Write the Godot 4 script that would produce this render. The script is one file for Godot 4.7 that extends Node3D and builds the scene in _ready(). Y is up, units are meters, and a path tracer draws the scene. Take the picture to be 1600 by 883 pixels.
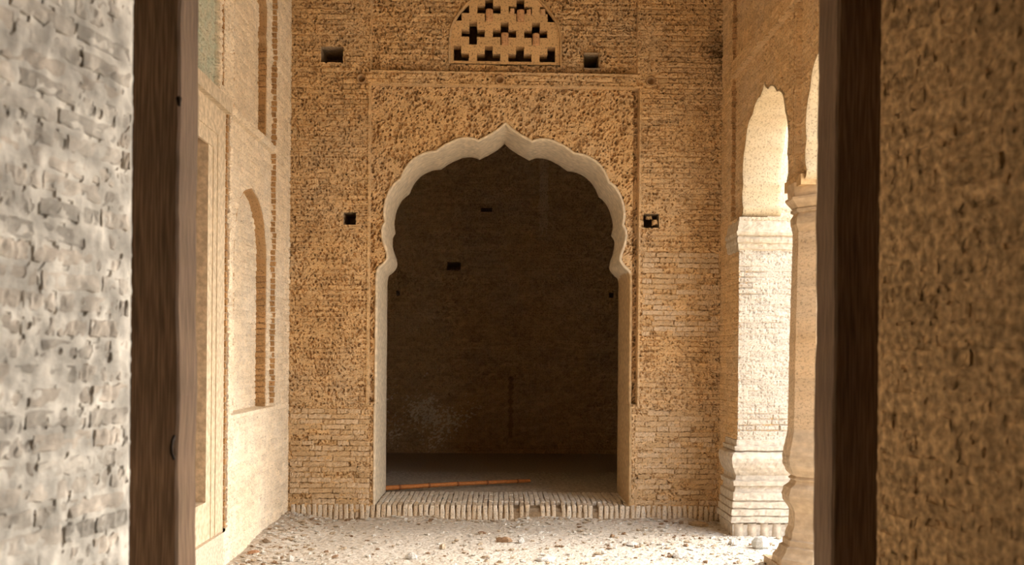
extends Node3D
# A ruined brick hall seen through a splayed doorway: far wall with a cusped arch, arcade to a sunlit court on one side.
# Metres, y up. The photographer stands at x = 0, z = 0, eye height 1.4; the hall runs from z = -2.66 to z = -8.9.

const EYE := 1.40
const ZF := -8.90        # far wall face
const XL := -1.786       # left wall face
const XR := 1.956        # arcade face, hall side
const XO := 2.296        # arcade face, court side
const XC := 0.065        # axis of the cusped arch
const CH := 0.046        # height of a brick course
const TOP := 4.70        # height to which the fine brickwork is built
const CEIL := 5.0

var rng := RandomNumberGenerator.new()
var na: FastNoiseLite    # broad
var nb: FastNoiseLite    # brick sized
var nc: FastNoiseLite    # fine
var nd: FastNoiseLite    # pits, as distance to scattered points
var M := {}

# ---------------------------------------------------------------- helpers
class Geo:
	var v := PackedVector3Array()
	var c := PackedColorArray()
	var i := PackedInt32Array()
	func quad(a: Vector3, b: Vector3, d: Vector3, e: Vector3, col: Color) -> void:   # clockwise seen from outside
		var n := v.size()
		v.append(a); v.append(b); v.append(d); v.append(e)
		for k in 4: c.append(col)
		i.append(n); i.append(n + 1); i.append(n + 2); i.append(n); i.append(n + 2); i.append(n + 3)
	func tri(a: Vector3, b: Vector3, d: Vector3, col: Color) -> void:
		var n := v.size()
		v.append(a); v.append(b); v.append(d)
		for k in 3: c.append(col)
		i.append(n); i.append(n + 1); i.append(n + 2)
	func box(lo: Vector3, hi: Vector3, col := Color.WHITE) -> void:
		var p := []
		for k in 8: p.append(Vector3(hi.x if k & 1 else lo.x, hi.y if k & 2 else lo.y, hi.z if k & 4 else lo.z))
		quad(p[4], p[6], p[7], p[5], col); quad(p[1], p[3], p[2], p[0], col)
		quad(p[5], p[7], p[3], p[1], col); quad(p[0], p[2], p[6], p[4], col)
		quad(p[6], p[2], p[3], p[7], col); quad(p[0], p[4], p[5], p[1], col)
	func grid(rows: Array, cols: Array, closed := false) -> void:   # rows of points; u to the right, rows upwards
		var n := v.size()
		var w: int = rows[0].size()
		for r in rows.size():
			v.append_array(rows[r]); c.append_array(cols[r])
		for r in rows.size() - 1:
			for k in (w if closed else w - 1):
				var a := n + r * w + k
				var b := n + r * w + (k + 1) % w
				i.append(a); i.append(a + w); i.append(b + w); i.append(a); i.append(b + w); i.append(b)
	func mesh(m: Material, smooth := false) -> ArrayMesh:
		var arr := []
		arr.resize(Mesh.ARRAY_MAX)
		arr[Mesh.ARRAY_VERTEX] = v; arr[Mesh.ARRAY_COLOR] = c; arr[Mesh.ARRAY_INDEX] = i
		var out := ArrayMesh.new()
		if smooth:
			var nn := PackedVector3Array(); nn.resize(v.size())
			for t in range(0, i.size(), 3):
				var q := (v[i[t + 2]] - v[i[t]]).cross(v[i[t + 1]] - v[i[t]])
				nn[i[t]] += q; nn[i[t + 1]] += q; nn[i[t + 2]] += q
			for t in nn.size(): nn[t] = nn[t].normalized()
			arr[Mesh.ARRAY_NORMAL] = nn
		out.add_surface_from_arrays(Mesh.PRIMITIVE_TRIANGLES, arr)
		out.surface_set_material(0, m)
		return out

func noise(s: int, f: float, octaves := 1) -> FastNoiseLite:
	var n := FastNoiseLite.new()
	n.noise_type = FastNoiseLite.TYPE_SIMPLEX_SMOOTH
	n.seed = s; n.frequency = f
	n.fractal_type = FastNoiseLite.FRACTAL_FBM if octaves > 1 else FastNoiseLite.FRACTAL_NONE
	n.fractal_octaves = octaves
	return n

func tex(s: int, f: float, lo: float, hi: float, octaves := 4, size := 512, mid := -1.0) -> NoiseTexture2D:
	var t := NoiseTexture2D.new()
	t.width = size; t.height = size; t.seamless = true; t.generate_mipmaps = false
	var n := noise(s, f, octaves); t.noise = n
	var g := Gradient.new()
	g.offsets = PackedFloat32Array([0.2, 0.8]) if mid < 0.0 else PackedFloat32Array([0.0, mid, minf(mid + 0.14, 1.0)])
	g.colors = PackedColorArray([Color(lo, lo, lo), Color(hi, hi, hi)]) if mid < 0.0 else PackedColorArray([Color(hi, hi, hi), Color(hi, hi, hi), Color(lo, lo, lo)])
	t.color_ramp = g
	return t

func mat(col: Color, rough: float, t: Texture2D, scale: Vector3, bump: Texture2D = null, relief := 0.0) -> StandardMaterial3D:
	var m := StandardMaterial3D.new()
	m.albedo_color = col; m.roughness = rough; m.metallic_specular = 0.25
	m.vertex_color_use_as_albedo = true
	m.uv1_triplanar = true; m.uv1_world_triplanar = true; m.uv1_scale = scale
	if t: m.albedo_texture = t
	if bump:
		m.heightmap_enabled = true; m.heightmap_texture = bump; m.heightmap_scale = relief
	return m

func add(m: Mesh, called: String, parent: Node = self, kind := "") -> MeshInstance3D:
	var o := MeshInstance3D.new()
	o.mesh = m; o.name = called
	parent.add_child(o, true)
	if kind: o.set_meta("kind", kind)
	return o

func root(called: String, label: String, category: String, kind := "", group := "", at := Vector3.ZERO) -> Node3D:
	var o := Node3D.new()
	o.name = called; add_child(o, true); o.position = at
	tag(o, label, category, kind, group)
	return o

func tag(o: Node, label: String, category: String, kind := "", group := "") -> void:
	o.set_meta("label", label); o.set_meta("category", category)
	if kind: o.set_meta("kind", kind)
	if group: o.set_meta("group", group)

func hash2(a: int, b: int) -> float:
	var h := (a * 374761393 + b * 668265263) & 0x7fffffff
	h = ((h ^ (h >> 13)) * 1274126177) & 0x7fffffff
	return float((h ^ (h >> 16)) & 0xffff) / 65535.0

# A sheet of masonry: shape(u, v) gives colour in rgb and height in a; a < -50 leaves a gap.
func sheet(u0: float, u1: float, v0: float, v1: float, du: float, dv: float, shape: Callable, o: Vector3, U: Vector3, V: Vector3, N: Vector3, m: Material) -> ArrayMesh:
	var g := Geo.new()
	var nu := int(ceil((u1 - u0) / du)); var nv := int(ceil((v1 - v0) / dv))
	du = (u1 - u0) / nu; dv = (v1 - v0) / nv
	var n := (nu + 1) * (nv + 1)
	g.v.resize(n); g.c.resize(n)
	var gone := PackedByteArray(); gone.resize(n)
	var at := 0
	for b in nv + 1:
		var y := v0 + b * dv
		var base := o + V * y
		for a in nu + 1:
			var x := u0 + a * du
			var s: Color = shape.call(x, y)
			if s.a < -50.0: gone[at] = 1
			g.v[at] = base + U * x + N * (s.a if gone[at] == 0 else 0.0)
			s.a = 1.0
			g.c[at] = s
			at += 1
	var w := nu + 1
	for b in nv:
		for a in nu:
			var k := b * w + a
			if gone[k] or gone[k + 1] or gone[k + w] or gone[k + w + 1]: continue
			g.i.append(k); g.i.append(k + w); g.i.append(k + w + 1)
			g.i.append(k); g.i.append(k + w + 1); g.i.append(k + 1)
	return g.mesh(m)

# Depth of a hacked or weathered pit, 0 between pits; big is the share of the spacing that a pit takes.
func pit_at(u: float, v: float, big: float) -> float:
	var d := nd.get_noise_2d(u, v) + 1.0
	var r := big * (0.55 + 0.9 * nb.get_noise_2d(u * 0.5 + 60.0, v * 0.5))
	return clampf((r - d) / 0.07, 0.0, 1.0) if r > 0.03 else 0.0

# Worn brick courses: returns tone in r, height in g.
func courses(u: float, v: float, salt: int, depth: float, pit: float) -> Vector2:
	var wv := v + 0.008 * na.get_noise_2d(u * 1.3 + salt, v * 3.0) + 0.0022 * nb.get_noise_2d(u * 1.2, v * 0.6 + salt)
	var row := int(floorf(wv / CH))
	var fv := wv / CH - row
	var long := 0.20
	var uu := u + 0.006 * nb.get_noise_2d(u * 0.3 + 7.0, row * 5.1) + hash2(row, salt) * long + (0.1 if row & 1 else 0.0)
	var col := int(floorf(uu / long))
	if hash2(row * 7 + 1, col + salt) < 0.35:
		long = 0.10; col = int(floorf(uu / long)) + 900
	var fu: float = uu / long - floorf(uu / long)
	var jd := minf(minf(fv, 1.0 - fv) * CH * 0.8, minf(fu, 1.0 - fu) * long * 1.5)
	var worn := clampf(0.6 + 1.1 * na.get_noise_2d(u * 2.2 - salt, v * 2.2 + 31.0), 0.08, 1.0)
	var h := -depth * worn * clampf(1.0 - jd / 0.0075, 0.0, 1.0)
	var t := hash2(row * 3 + 5, col * 11 + salt)
	h += (t - 0.5) * 0.010 * worn
	h += 0.0030 * nb.get_noise_2d(u * 1.7, v * 2.6 + salt)
	h -= pit * pit_at(u * 1.0 + v * 0.25, v * 0.8 + salt * 0.37, 0.36)
	h += 0.0016 * nc.get_noise_2d(u, v + salt)
	return Vector2(t, h)

func tint(base: Color, t: float, u: float, v: float, salt: int, grey: Color, amount := 0.5) -> Color:
	var k := 0.90 + 0.18 * t + 0.10 * nb.get_noise_2d(u * 0.8 + 3.0, v * 0.8 - salt)
	var g := clampf(amount * (na.get_noise_2d(u * 1.1 + salt, v * 1.1) + 0.35 * nb.get_noise_2d(u * 0.9, v * 0.9 + 50.0)) + 0.15, 0.0, 0.8)
	var c := base.lerp(grey, g) * k
	c.a = 0.0
	return c

# A smooth chain through lobes that meet in sharp cusps.
func lobed(lobes: Array, steps: int) -> PackedVector2Array:
	var out := PackedVector2Array()
	for l: Array in lobes:
		for k in l.size() - 1:
			var p0: Vector2 = l[maxi(k - 1, 0)]; var p1: Vector2 = l[k]; var p2: Vector2 = l[k + 1]; var p3: Vector2 = l[mini(k + 2, l.size() - 1)]
			for s in steps: out.append(p1.cubic_interpolate(p2, p0, p3, float(s) / steps))
	out.append(lobes[-1][-1])
	return out

func outline_of(half: PackedVector2Array, cx: float) -> PackedVector2Array:   # half runs from the apex down; result from lower left over the apex to lower right
	var out := PackedVector2Array()
	for k in range(half.size() - 1, 0, -1): out.append(Vector2(cx - half[k].x, half[k].y))
	for p in half: out.append(Vector2(cx + p.x, p.y))
	return out

func grown(line: PackedVector2Array, by: float) -> PackedVector2Array:   # moved outwards, away from the opening
	var out := PackedVector2Array()
	for k in line.size():
		var a := line[maxi(k - 1, 0)]; var b := line[mini(k + 1, line.size() - 1)]
		var t := (b - a).normalized()
		out.append(line[k] + Vector2(-t.y, t.x) * by)
	return out

func eased(line: PackedVector2Array, rounds: int) -> PackedVector2Array:
	var p := line.duplicate()
	for r in rounds:
		var q := p.duplicate()
		for k in range(1, p.size() - 1): q[k] = (p[k - 1] + p[k] * 2.0 + p[k + 1]) / 4.0
		p = q
	return p

# The plastered soffit of an arch. line is in (u, v); sections are [grown by, height along N, share of the eased line].
func soffit(line: PackedVector2Array, sections: Array, o: Vector3, U: Vector3, V: Vector3, N: Vector3, base: Color, grey: Color, m: Material, step_y := -9.0, step := 0.0) -> ArrayMesh:
	var soft := eased(line, 26)
	var rows := []; var cols := []
	for s: Array in sections:
		var l := PackedVector2Array()
		for k in line.size(): l.append(line[k].lerp(soft[k], s[2]))
		l = grown(l, s[0])
		var r := PackedVector3Array(); var c := PackedColorArray()
		for k in l.size():
			var h: float = s[1]
			if h > -0.07 and l[k].y < step_y: h += step
			var q := 0.0035 * nb.get_noise_3d(l[k].x * 1.6, l[k].y * 1.6, h * 1.6)
			var dirn := Vector2(q, -q)
			r.append(o + U * (l[k].x + dirn.x) + V * (l[k].y + dirn.y * 0.3) + N * h)
			var cc := tint(base, 0.5 + 0.4 * nb.get_noise_2d(l[k].x + h * 3.0, l[k].y), l[k].x + h, l[k].y, 77, grey)
			if step > 0.0 and l[k].x > 1.0 and l[k].y < 2.16: cc = tint(Color(0.66, 0.45, 0.24), 0.5, l[k].x + h, l[k].y, 78, Color(0.62, 0.44, 0.25))
			cc.a = 1.0
			c.append(cc)
		rows.append(r); cols.append(c)
	rows.reverse(); cols.reverse()
	var g := Geo.new()
	g.grid(rows, cols)
	return g.mesh(m, true)

# Brick pieces that are placed one by one: a worn block about the origin, face towards +z.
func brick_mesh(long: float, high: float, deep: float, s: int, col: Color, m: Material, rough := 0.0025, nx := 5, ny := 2) -> ArrayMesh:
	var g := Geo.new()
	var bev := 0.004
	var rows := []; var cols := []
	for b in ny + 3:
		var r := PackedVector3Array(); var c := PackedColorArray()
		for a in nx + 3:
			var fa := clampf(float(a - 1) / nx, 0.0, 1.0); var fb := clampf(float(b - 1) / ny, 0.0, 1.0)
			var rim := a == 0 or b == 0 or a == nx + 2 or b == ny + 2
			var x := (fa - 0.5) * (long - (0.0 if rim else 2.0 * bev)); var y := (fb - 0.5) * (high - (0.0 if rim else 2.0 * bev))
			var z := deep + rough * nb.get_noise_3d(x * 1.6, y * 2.0, s * 9.7) * 1.6
			if rim: z = 0.0
			x += rough * nc.get_noise_3d(x, y, s * 3.3); y += rough * nc.get_noise_3d(x, y, s * 5.1 + 40.0)
			r.append(Vector3(x, y, z))
			var k := 1.0 + 0.12 * nb.get_noise_3d(x * 1.5, y * 1.5, s * 4.0)
			c.append(Color(col.r * k, col.g * k, col.b * k))
		rows.append(r); cols.append(c)
	g.grid(rows, cols)
	return g.mesh(m)

# An eight-sided turned piece with worn faces: profile of Vector2(height, half width).
func turned(profile: Array, salt: int, base: Color, grey: Color, m: Material, square := 0.0) -> ArrayMesh:
	var g := Geo.new()
	var rows := []; var cols := []
	for k in profile.size() - 1:
		var a: Vector2 = profile[k]; var b: Vector2 = profile[k + 1]
		var steps := maxi(1, int((b - a).length() / 0.012))
		for s in steps + (1 if k == profile.size() - 2 else 0):
			var q := a.lerp(b, float(s) / steps)
			var r := PackedVector3Array(); var c := PackedColorArray()
			for f in 8:
				for e in 4:
					var t0 := TAU * (f - 0.5) / 8.0; var t1 := TAU * (f + 0.5) / 8.0
					var rad := q.y / cos(PI / 8.0)
					var p := Vector2(cos(t0), sin(t0)).lerp(Vector2(cos(t1), sin(t1)), e / 4.0) * rad
					if square > 0.0:
						var far := maxf(absf(p.x), absf(p.y))
						p = p.lerp(p / far * q.y, square)
					var d := 0.0025 * nb.get_noise_3d(p.x * 2.0, q.x * 2.0 + salt, p.y * 2.0) + 0.0012 * nc.get_noise_3d(p.x, q.x + salt, p.y)
					p += p.normalized() * d
					r.append(Vector3(p.x, q.x, -p.y))
					var cc := tint(base, hash2(int(q.x / CH), salt), p.x + p.y, q.x, salt, grey)
					cc.a = 1.0
					c.append(cc)
			rows.append(r); cols.append(c)
	g.grid(rows, cols, true)
	for top in [0, rows.size() - 1]:
		var mid := Vector3.ZERO
		for p: Vector3 in rows[top]: mid += p / 32.0
		for k in 32: g.tri(mid, rows[top][k], rows[top][(k + 1) % 32], cols[top][k])
	return g.mesh(m)

func slab(parent: Node, called: String, lo: Vector3, hi: Vector3, m: Material, col := Color.WHITE) -> MeshInstance3D:
	var g := Geo.new()
	g.box(lo, hi, col)
	return add(g.mesh(m), called, parent)

# A dark socket behind a hole in a wall whose face looks along +z.
func socket(parent: Node, lo: Vector2, hi: Vector2, z: float, deep: float, m: Material, col: Color) -> void:
	var g := Geo.new()
	var a := Vector3(lo.x, lo.y, z); var b := Vector3(hi.x, lo.y, z); var c := Vector3(hi.x, hi.y, z); var d := Vector3(lo.x, hi.y, z)
	var k := Vector3(0, 0, -deep)
	g.quad(a + k, d + k, c + k, b + k, col)
	g.quad(a, d, d + k, a + k, col); g.quad(b + k, c + k, c, b, col)
	g.quad(a + k, b + k, b, a, col); g.quad(d, c, c + k, d + k, col)
	add(g.mesh(m), "socket", parent)

# ---------------------------------------------------------------- scene
func _ready() -> void:
	rng.seed = 71
	na = noise(11, 0.9, 3); nb = noise(23, 13.0, 2); nc = noise(37, 70.0, 1); nd = noise(41, 31.0, 1)
	nd.noise_type = FastNoiseLite.TYPE_CELLULAR
	nd.cellular_return_type = FastNoiseLite.RETURN_DISTANCE; nd.cellular_jitter = 1.0

	# camera: lens shifted upwards so that the walls stay upright, turned slightly right, tilted half a degree
	var cam := Camera3D.new()
	cam.name = "camera"
	cam.projection = Camera3D.PROJECTION_FRUSTUM
	cam.near = 0.05; cam.far = 200.0
	cam.size = 0.05 * 883.0 / 1600.0
	cam.frustum_offset = Vector2(-22.5, 118.5) / 1600.0 * 0.05
	cam.transform = Transform3D(Basis(Vector3.UP, -atan(47.5 / 1600.0)) * Basis(Vector3.BACK, 0.0083), Vector3(0, EYE, 0))
	var att := CameraAttributesPhysical.new()
	att.frustum_focal_length = 36.0; att.exposure_aperture = 4.5; att.frustum_focus_distance = 8.4
	cam.attributes = att
	add_child(cam)
	cam.current = true

	# sky and sun over the court beyond the arcade
	var we := WorldEnvironment.new()
	we.name = "environment"
	var env := Environment.new()
	var sky := Sky.new()
	var sm := ProceduralSkyMaterial.new()
	sm.sky_top_color = Color(0.74, 0.79, 0.86); sm.sky_horizon_color = Color(0.95, 0.93, 0.89)
	sm.ground_bottom_color = Color(0.60, 0.54, 0.46); sm.ground_horizon_color = Color(0.76, 0.71, 0.63)
	sm.sky_energy_multiplier = 1.15
	sky.sky_material = sm
	env.background_mode = Environment.BG_SKY; env.sky = sky
	env.tonemap_mode = Environment.TONE_MAPPER_LINEAR
	env.tonemap_exposure = 5.4
	env.sdfgi_enabled = true; env.ssao_enabled = true; env.ssil_enabled = true
	we.environment = env
	add_child(we)
	var sun := DirectionalLight3D.new()
	sun.name = "sun"
	var el := deg_to_rad(30.0); var az := deg_to_rad(-28.0)   # veiled by haze, over the court
	sun.look_at_from_position(Vector3.ZERO, Vector3(-cos(az) * cos(el), -sin(el), -sin(az) * cos(el)), Vector3.UP)
	sun.light_color = Color(1.0, 0.965, 0.92); sun.light_energy = 1.1
	sun.light_angular_distance = 60.0; sun.shadow_enabled = true
	add_child(sun)

	make_materials()
	build_shell()
	build_far_wall()
	build_inner_room()
	build_left_wall()
	build_arcade()
	build_pier()
	build_floor()
	build_doorway()
	build_passage()
	build_small_things()

const OCHRE := Color(0.66, 0.44, 0.225)
const OCHRE_GREY := Color(0.60, 0.46, 0.31)
const PALE := Color(0.80, 0.67, 0.505)
const PALE_GREY := Color(0.82, 0.73, 0.60)
const PLASTER := Color(0.86, 0.72, 0.53)
const PLASTER_GREY := Color(0.80, 0.68, 0.52)
const DUST := Color(0.73, 0.675, 0.60)

func make_materials() -> void:
	var grain := tex(3, 0.03, 0.84, 1.0, 5)
	var fleck := tex(9, 0.055, 0.74, 1.0, 3, 512, 0.60)
	var lumps := tex(15, 0.045, 0.0, 1.0, 4)
	var white := Color.WHITE
	M.brick = mat(white, 0.95, fleck, Vector3(1.6, 1.6, 1.6), lumps, 0.14)
	M.plaster = mat(white, 0.92, grain, Vector3(1.1, 1.1, 1.1), lumps, 0.10)
	M.dust = mat(white, 1.0, tex(4, 0.03, 0.82, 1.0, 5), Vector3(1.3, 1.3, 1.3), lumps, 0.3)
	M.mortar = mat(white, 0.97, grain, Vector3(2, 2, 2), lumps, 0.2)
	M.wash = mat(white, 0.92, tex(21, 0.010, 0.70, 1.0, 6), Vector3(1.7, 1.7, 1.7), lumps, 0.10)
	M.mud = mat(white, 0.97, tex(24, 0.028, 0.62, 1.0, 6), Vector3(2.3, 2.3, 2.3), lumps, 0.25)
	M.wood = mat(white, 0.75, tex(27, 0.02, 0.70, 1.0, 5), Vector3(16, 0.5, 16), tex(28, 0.03, 0.0, 1.0, 4), 0.03)
	M.wood.uv1_triplanar_sharpness = 4.0
	M.bamboo = mat(white, 0.5, tex(33, 0.02, 0.7, 1.0, 3), Vector3(2, 20, 20))
	M.iron = mat(Color(0.25, 0.22, 0.2), 0.55, null, Vector3.ONE); M.iron.metallic = 0.8
	M.stone = mat(white, 0.9, grain, Vector3(5, 5, 5), lumps, 0.3)

func build_shell() -> void:
	var c := root("ceiling", "plain roof slab above the hall", "ceiling", "structure")
	slab(c, "roof_slab", Vector3(-2.6, CEIL, -9.4), Vector3(XO, CEIL + 0.25, 3.2), M.plaster, Color(0.72, 0.60, 0.44))
	slab(c, "roof_slab", Vector3(-6.8, CEIL, -15.2), Vector3(6.8, CEIL + 0.25, -9.4), M.plaster, OCHRE)
	var g := root("ground_court", "sunlit earth of the open court outside the arcade", "ground", "structure")
	slab(g, "earth", Vector3(XO, -0.3, -24.0), Vector3(30.0, -0.02, 22.0), M.dust, Color(0.64, 0.55, 0.43))
	# dark room in which the photographer stands
	var r := root("wall_rear", "unlit walls of the dark room behind the doorway", "wall", "structure")
	slab(r, "back", Vector3(-2.6, 0, 2.9), Vector3(0.1, CEIL, 3.2), M.plaster, OCHRE_GREY)
	slab(r, "back", Vector3(0.1, 0, 2.9), Vector3(XO, CEIL, 3.2), M.plaster, OCHRE_GREY)
	slab(r, "side", Vector3(-2.6, 0, -2.655), Vector3(-2.3, CEIL, 2.9), M.plaster, OCHRE_GREY)
	slab(r, "side", Vector3(XO - 0.3, 0, -2.655), Vector3(XO, CEIL, 2.9), M.plaster, OCHRE_GREY)
	var f := root("wall_front", "brick wall around the doorway, seen edge on", "wall", "structure")
	slab(f, "masonry", Vector3(-2.3, 0, -2.655), Vector3(-0.93, CEIL, -2.3), M.mortar, OCHRE)
	slab(f, "masonry", Vector3(0.99, 0, -2.655), Vector3(XO - 0.3, CEIL, -2.3), M.mortar, OCHRE)
	slab(f, "masonry", Vector3(-0.93, 2.62, -2.655), Vector3(0.99, CEIL, -2.3), M.mortar, OCHRE)

var arch := PackedVector2Array()
var jali := PackedVector2Array()
const HOLES := [[-1.532, 3.949, -1.349, 4.08], [0.752, 3.942, 0.876, 4.065], [-1.327, 2.545, -1.227, 2.648], [1.281, 2.552, 1.412, 2.668]]

func build_far_wall() -> void:
	var w := root("wall_far", "ochre brick wall with a cusped arch opening and recessed panels", "wall", "structure")
	var half := lobed([
		[Vector2(0, 3.44), Vector2(0.05, 3.392), Vector2(0.13, 3.34), Vector2(0.235, 3.283)],
		[Vector2(0.235, 3.283), Vector2(0.30, 3.305), Vector2(0.40, 3.298), Vector2(0.51, 3.248), Vector2(0.60, 3.187)],
		[Vector2(0.60, 3.187), Vector2(0.69, 3.172), Vector2(0.79, 3.118), Vector2(0.86, 3.035), Vector2(0.90, 2.945)],
		[Vector2(0.90, 2.945), Vector2(0.965, 2.89), Vector2(1.015, 2.79), Vector2(1.038, 2.67), Vector2(1.025, 2.575)],
		[Vector2(1.025, 2.575), Vector2(1.052, 2.52), Vector2(1.048, 2.43), Vector2(1.015, 2.33)],
		[Vector2(1.015, 2.33), Vector2(1.008, 2.26), Vector2(1.05, 2.20), Vector2(1.09, 2.16), Vector2(1.10, 2.08)],
		[Vector2(1.10, 2.08), Vector2(1.10, 1.8), Vector2(1.10, 1.4), Vector2(1.10, 1.02), Vector2(1.10, 0.98), Vector2(1.10, 0.6), Vector2(1.10, 0.12)]], 4)
	arch = outline_of(half, XC)
	var jh := lobed([[Vector2(0, 4.66), Vector2(0.10, 4.645), Vector2(0.20, 4.605), Vector2(0.29, 4.525), Vector2(0.37, 4.44), Vector2(0.44, 4.34), Vector2(0.47, 4.25), Vector2(0.478, 4.15)], [Vector2(0.478, 4.15), Vector2(0.478, 3.965)]], 3)
	jali = outline_of(jh, 0.058)
	var hole := grown(arch, 0.013); hole.append(Vector2(arch[-1].x + 0.013, -0.2)); hole.append(Vector2(arch[0].x - 0.013, -0.2))
	var lattice := grown(jali, 0.004)
	var U := Vector3.RIGHT; var V := Vector3.UP; var N := Vector3.BACK
	var singles := {}
	var shape := func(u: float, v: float) -> Color:
		var gone := false
		if u > -1.06 and u < 1.19 and v < 3.47: gone = Geometry2D.is_point_in_polygon(Vector2(u, v), hole)
		elif u > -0.45 and u < 0.56 and v > 3.955: gone = Geometry2D.is_point_in_polygon(Vector2(u, v), lattice)
		for h: Array in HOLES:
			if u > h[0] and u < h[2] and v > h[1] and v < h[3]: gone = true
		if v > 3.76 and v < 3.88:
			for x: float in [-1.183, 0.013, 1.331]:
				if Vector2(u - x, v - 3.818 - x * 0.008).length() < 0.033: gone = true
		if gone: return Color(0, 0, 0, -99)
		var inner := u > -1.10 and u < 1.232 and v > 1.005 and v < 3.765
		var upper := u > -1.10 and u < 1.212 and v > 3.887
		var q: Vector2
		var c: Color
		if inner:
			# bricks on edge fan out round the arch, hacked to hold plaster
			var d := Vector2(u - XC, v - 1.7)
			var ang := atan2(d.x, maxf(d.y, 0.05)); var rad := d.length()
			var mix := clampf((v - 2.0) / 0.5, 0.0, 1.0)
			q = courses(lerpf(u, rad, mix), lerpf(v, ang * 1.5, mix), 300, 0.004, 0.0)
			var s := u * 0.72 - v * 0.18
			q.y -= 0.026 * pit_at(s * 1.35, (v + u * 0.35) * 0.62 + 9.0, 0.46)
			q.y -= 0.016 * pit_at(s * 2.0, (v + u * 0.35) * 1.0 + 21.0, 0.40)
			c = tint(OCHRE, 0.3 + q.x * 0.5, u, v, 5, OCHRE_GREY)
			c.a = q.y - (0.052 if u < 1.195 else 0.085)
		else:
			q = courses(u, v, 0, 0.016, 0.020)
			q.y -= 0.014 * pit_at(u * 1.5 + v * 0.5, v * 1.0 - 3.0, 0.42 if u < 0.9 else 0.28)
			if upper: q.y -= 0.022 * pit_at(u * 1.2 + v * 0.3, v * 0.8 + 8.0, 0.36)
			# firm arrises round the recessed panels
			if v > 0.98 and (v > 3.765 and v < 3.782 and u > -1.12 and u < 1.25 or v > 3.873 and v <= 3.887 and u > -1.11 and u < 1.22 or v < 3.765 and (u > -1.122 and u <= -1.10 or u >= 1.232 and u < 1.252)): q.y = q.y * 0.25 + 0.006
			c = tint(OCHRE, q.x, u, v, 2, OCHRE_GREY)
			c.a = q.y - (0.0 if not upper else (0.045 if v > 3.90 else 0.065))
			if in_singles(u, v): c.a -= 0.006
			# soot that has run from a break in the corner
			var soot := 1.0 - Vector2((u - 1.99) / (0.14 if v < 4.05 else 0.22), (v - 4.02) / (0.20 if v < 4.02 else 0.36)).length() + 0.45 * nb.get_noise_2d(u * 0.5, v * 2.2) + 0.25 * nc.get_noise_2d(u * 0.4, v * 0.8)
			if soot > 0.55: c = Color(c.r * 0.30, c.g * 0.27, c.b * 0.24, c.a)
			elif soot > 0.12: c = Color(c.r * 0.66, c.g * 0.64, c.b * 0.62, c.a)
		return c
	add(sheet(XL - 0.02, XR + 0.02, 0.0, TOP, 0.0068, 0.0051, shape, Vector3(0, 0, ZF), U, V, N, M.brick), "brickwork", w, "stuff")
	# the side towards the inner room, and the top of the wall
	var back := func(u: float, v: float) -> Color:
		if u > -1.06 and u < 1.19 and v < 3.47 and Geometry2D.is_point_in_polygon(Vector2(XC * 2.0 - u, v) if false else Vector2(u, v), hole): return Color(0, 0, 0, -99)
		return Color(OCHRE.r, OCHRE.g, OCHRE.b, 0.0)
	add(sheet(-2.3, 2.4, 0.0, CEIL, 0.012, 0.02, back, Vector3(0, 0, ZF - 0.852), U, V, N, M.mortar), "rear_face", w)
	slab(w, "upper_wall", Vector3(XL - 0.3, TOP - 0.01, ZF - 0.85), Vector3(XO, CEIL, ZF - 0.01), M.mortar, OCHRE)
	var fill := Geo.new()
	fill.box(Vector3(-2.6, 0, -9.75), Vector3(XL - 0.02, CEIL, ZF), OCHRE)
	fill.box(Vector3(XR + 0.02, 0, -9.75), Vector3(2.6, CEIL, ZF), OCHRE)
	add(fill.mesh(M.mortar), "wall_end", w)
	# plaster lining of the arch
	var sec := [[0.026, -0.064, 0.0], [0.022, -0.044, 0.0], [0.014, -0.040, 0.0], [0.004, -0.043, 0.0], [0.0, -0.050, 0.0], [0.0, -0.075, 0.1], [0.0, -0.12, 0.5], [0.0, -0.22, 0.85], [0.0, -0.36, 0.9], [0.0, -0.5, 0.85], [0.0, -0.62, 0.6], [0.0, -0.70, 0.25], [0.0, -0.76, 0.0], [0.0, -0.852, 0.0], [0.03, -0.862, 0.0]]
	add(soffit(arch, sec, Vector3(0, 0, ZF), U, V, N, PLASTER, PLASTER_GREY, M.plaster, 1.0, 0.046), "arch_lining", w)
	# rim of the lattice window
	add(soffit(jali, [[0.020, -0.056, 0.0], [0.016, -0.036, 0.0], [0.004, -0.036, 0.0], [0.0, -0.044, 0.0], [-0.002, -0.082, 0.0]], Vector3(0, 0, ZF), U, V, N, OCHRE, OCHRE_GREY, M.plaster), "window_rim", w)
	for h: Array in HOLES: socket(w, Vector2(h[0] - 0.006, h[1] - 0.006), Vector2(h[2] + 0.006, h[3] + 0.006), ZF - 0.012, 0.4, M.mortar, OCHRE_GREY)
	# broken brick left in one of the sockets
	var piece := add(brick_mesh(0.05, 0.05, 0.03, 4, OCHRE, M.brick, 0.012), "brick_fragment", w)
	piece.position = Vector3(1.385, 2.60, ZF - 0.06)
	piece = add(brick_mesh(0.055, 0.028, 0.03, 5, OCHRE, M.brick, 0.01), "brick_fragment", w)
	piece.position = Vector3(1.335, 2.645, ZF - 0.09)
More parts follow.
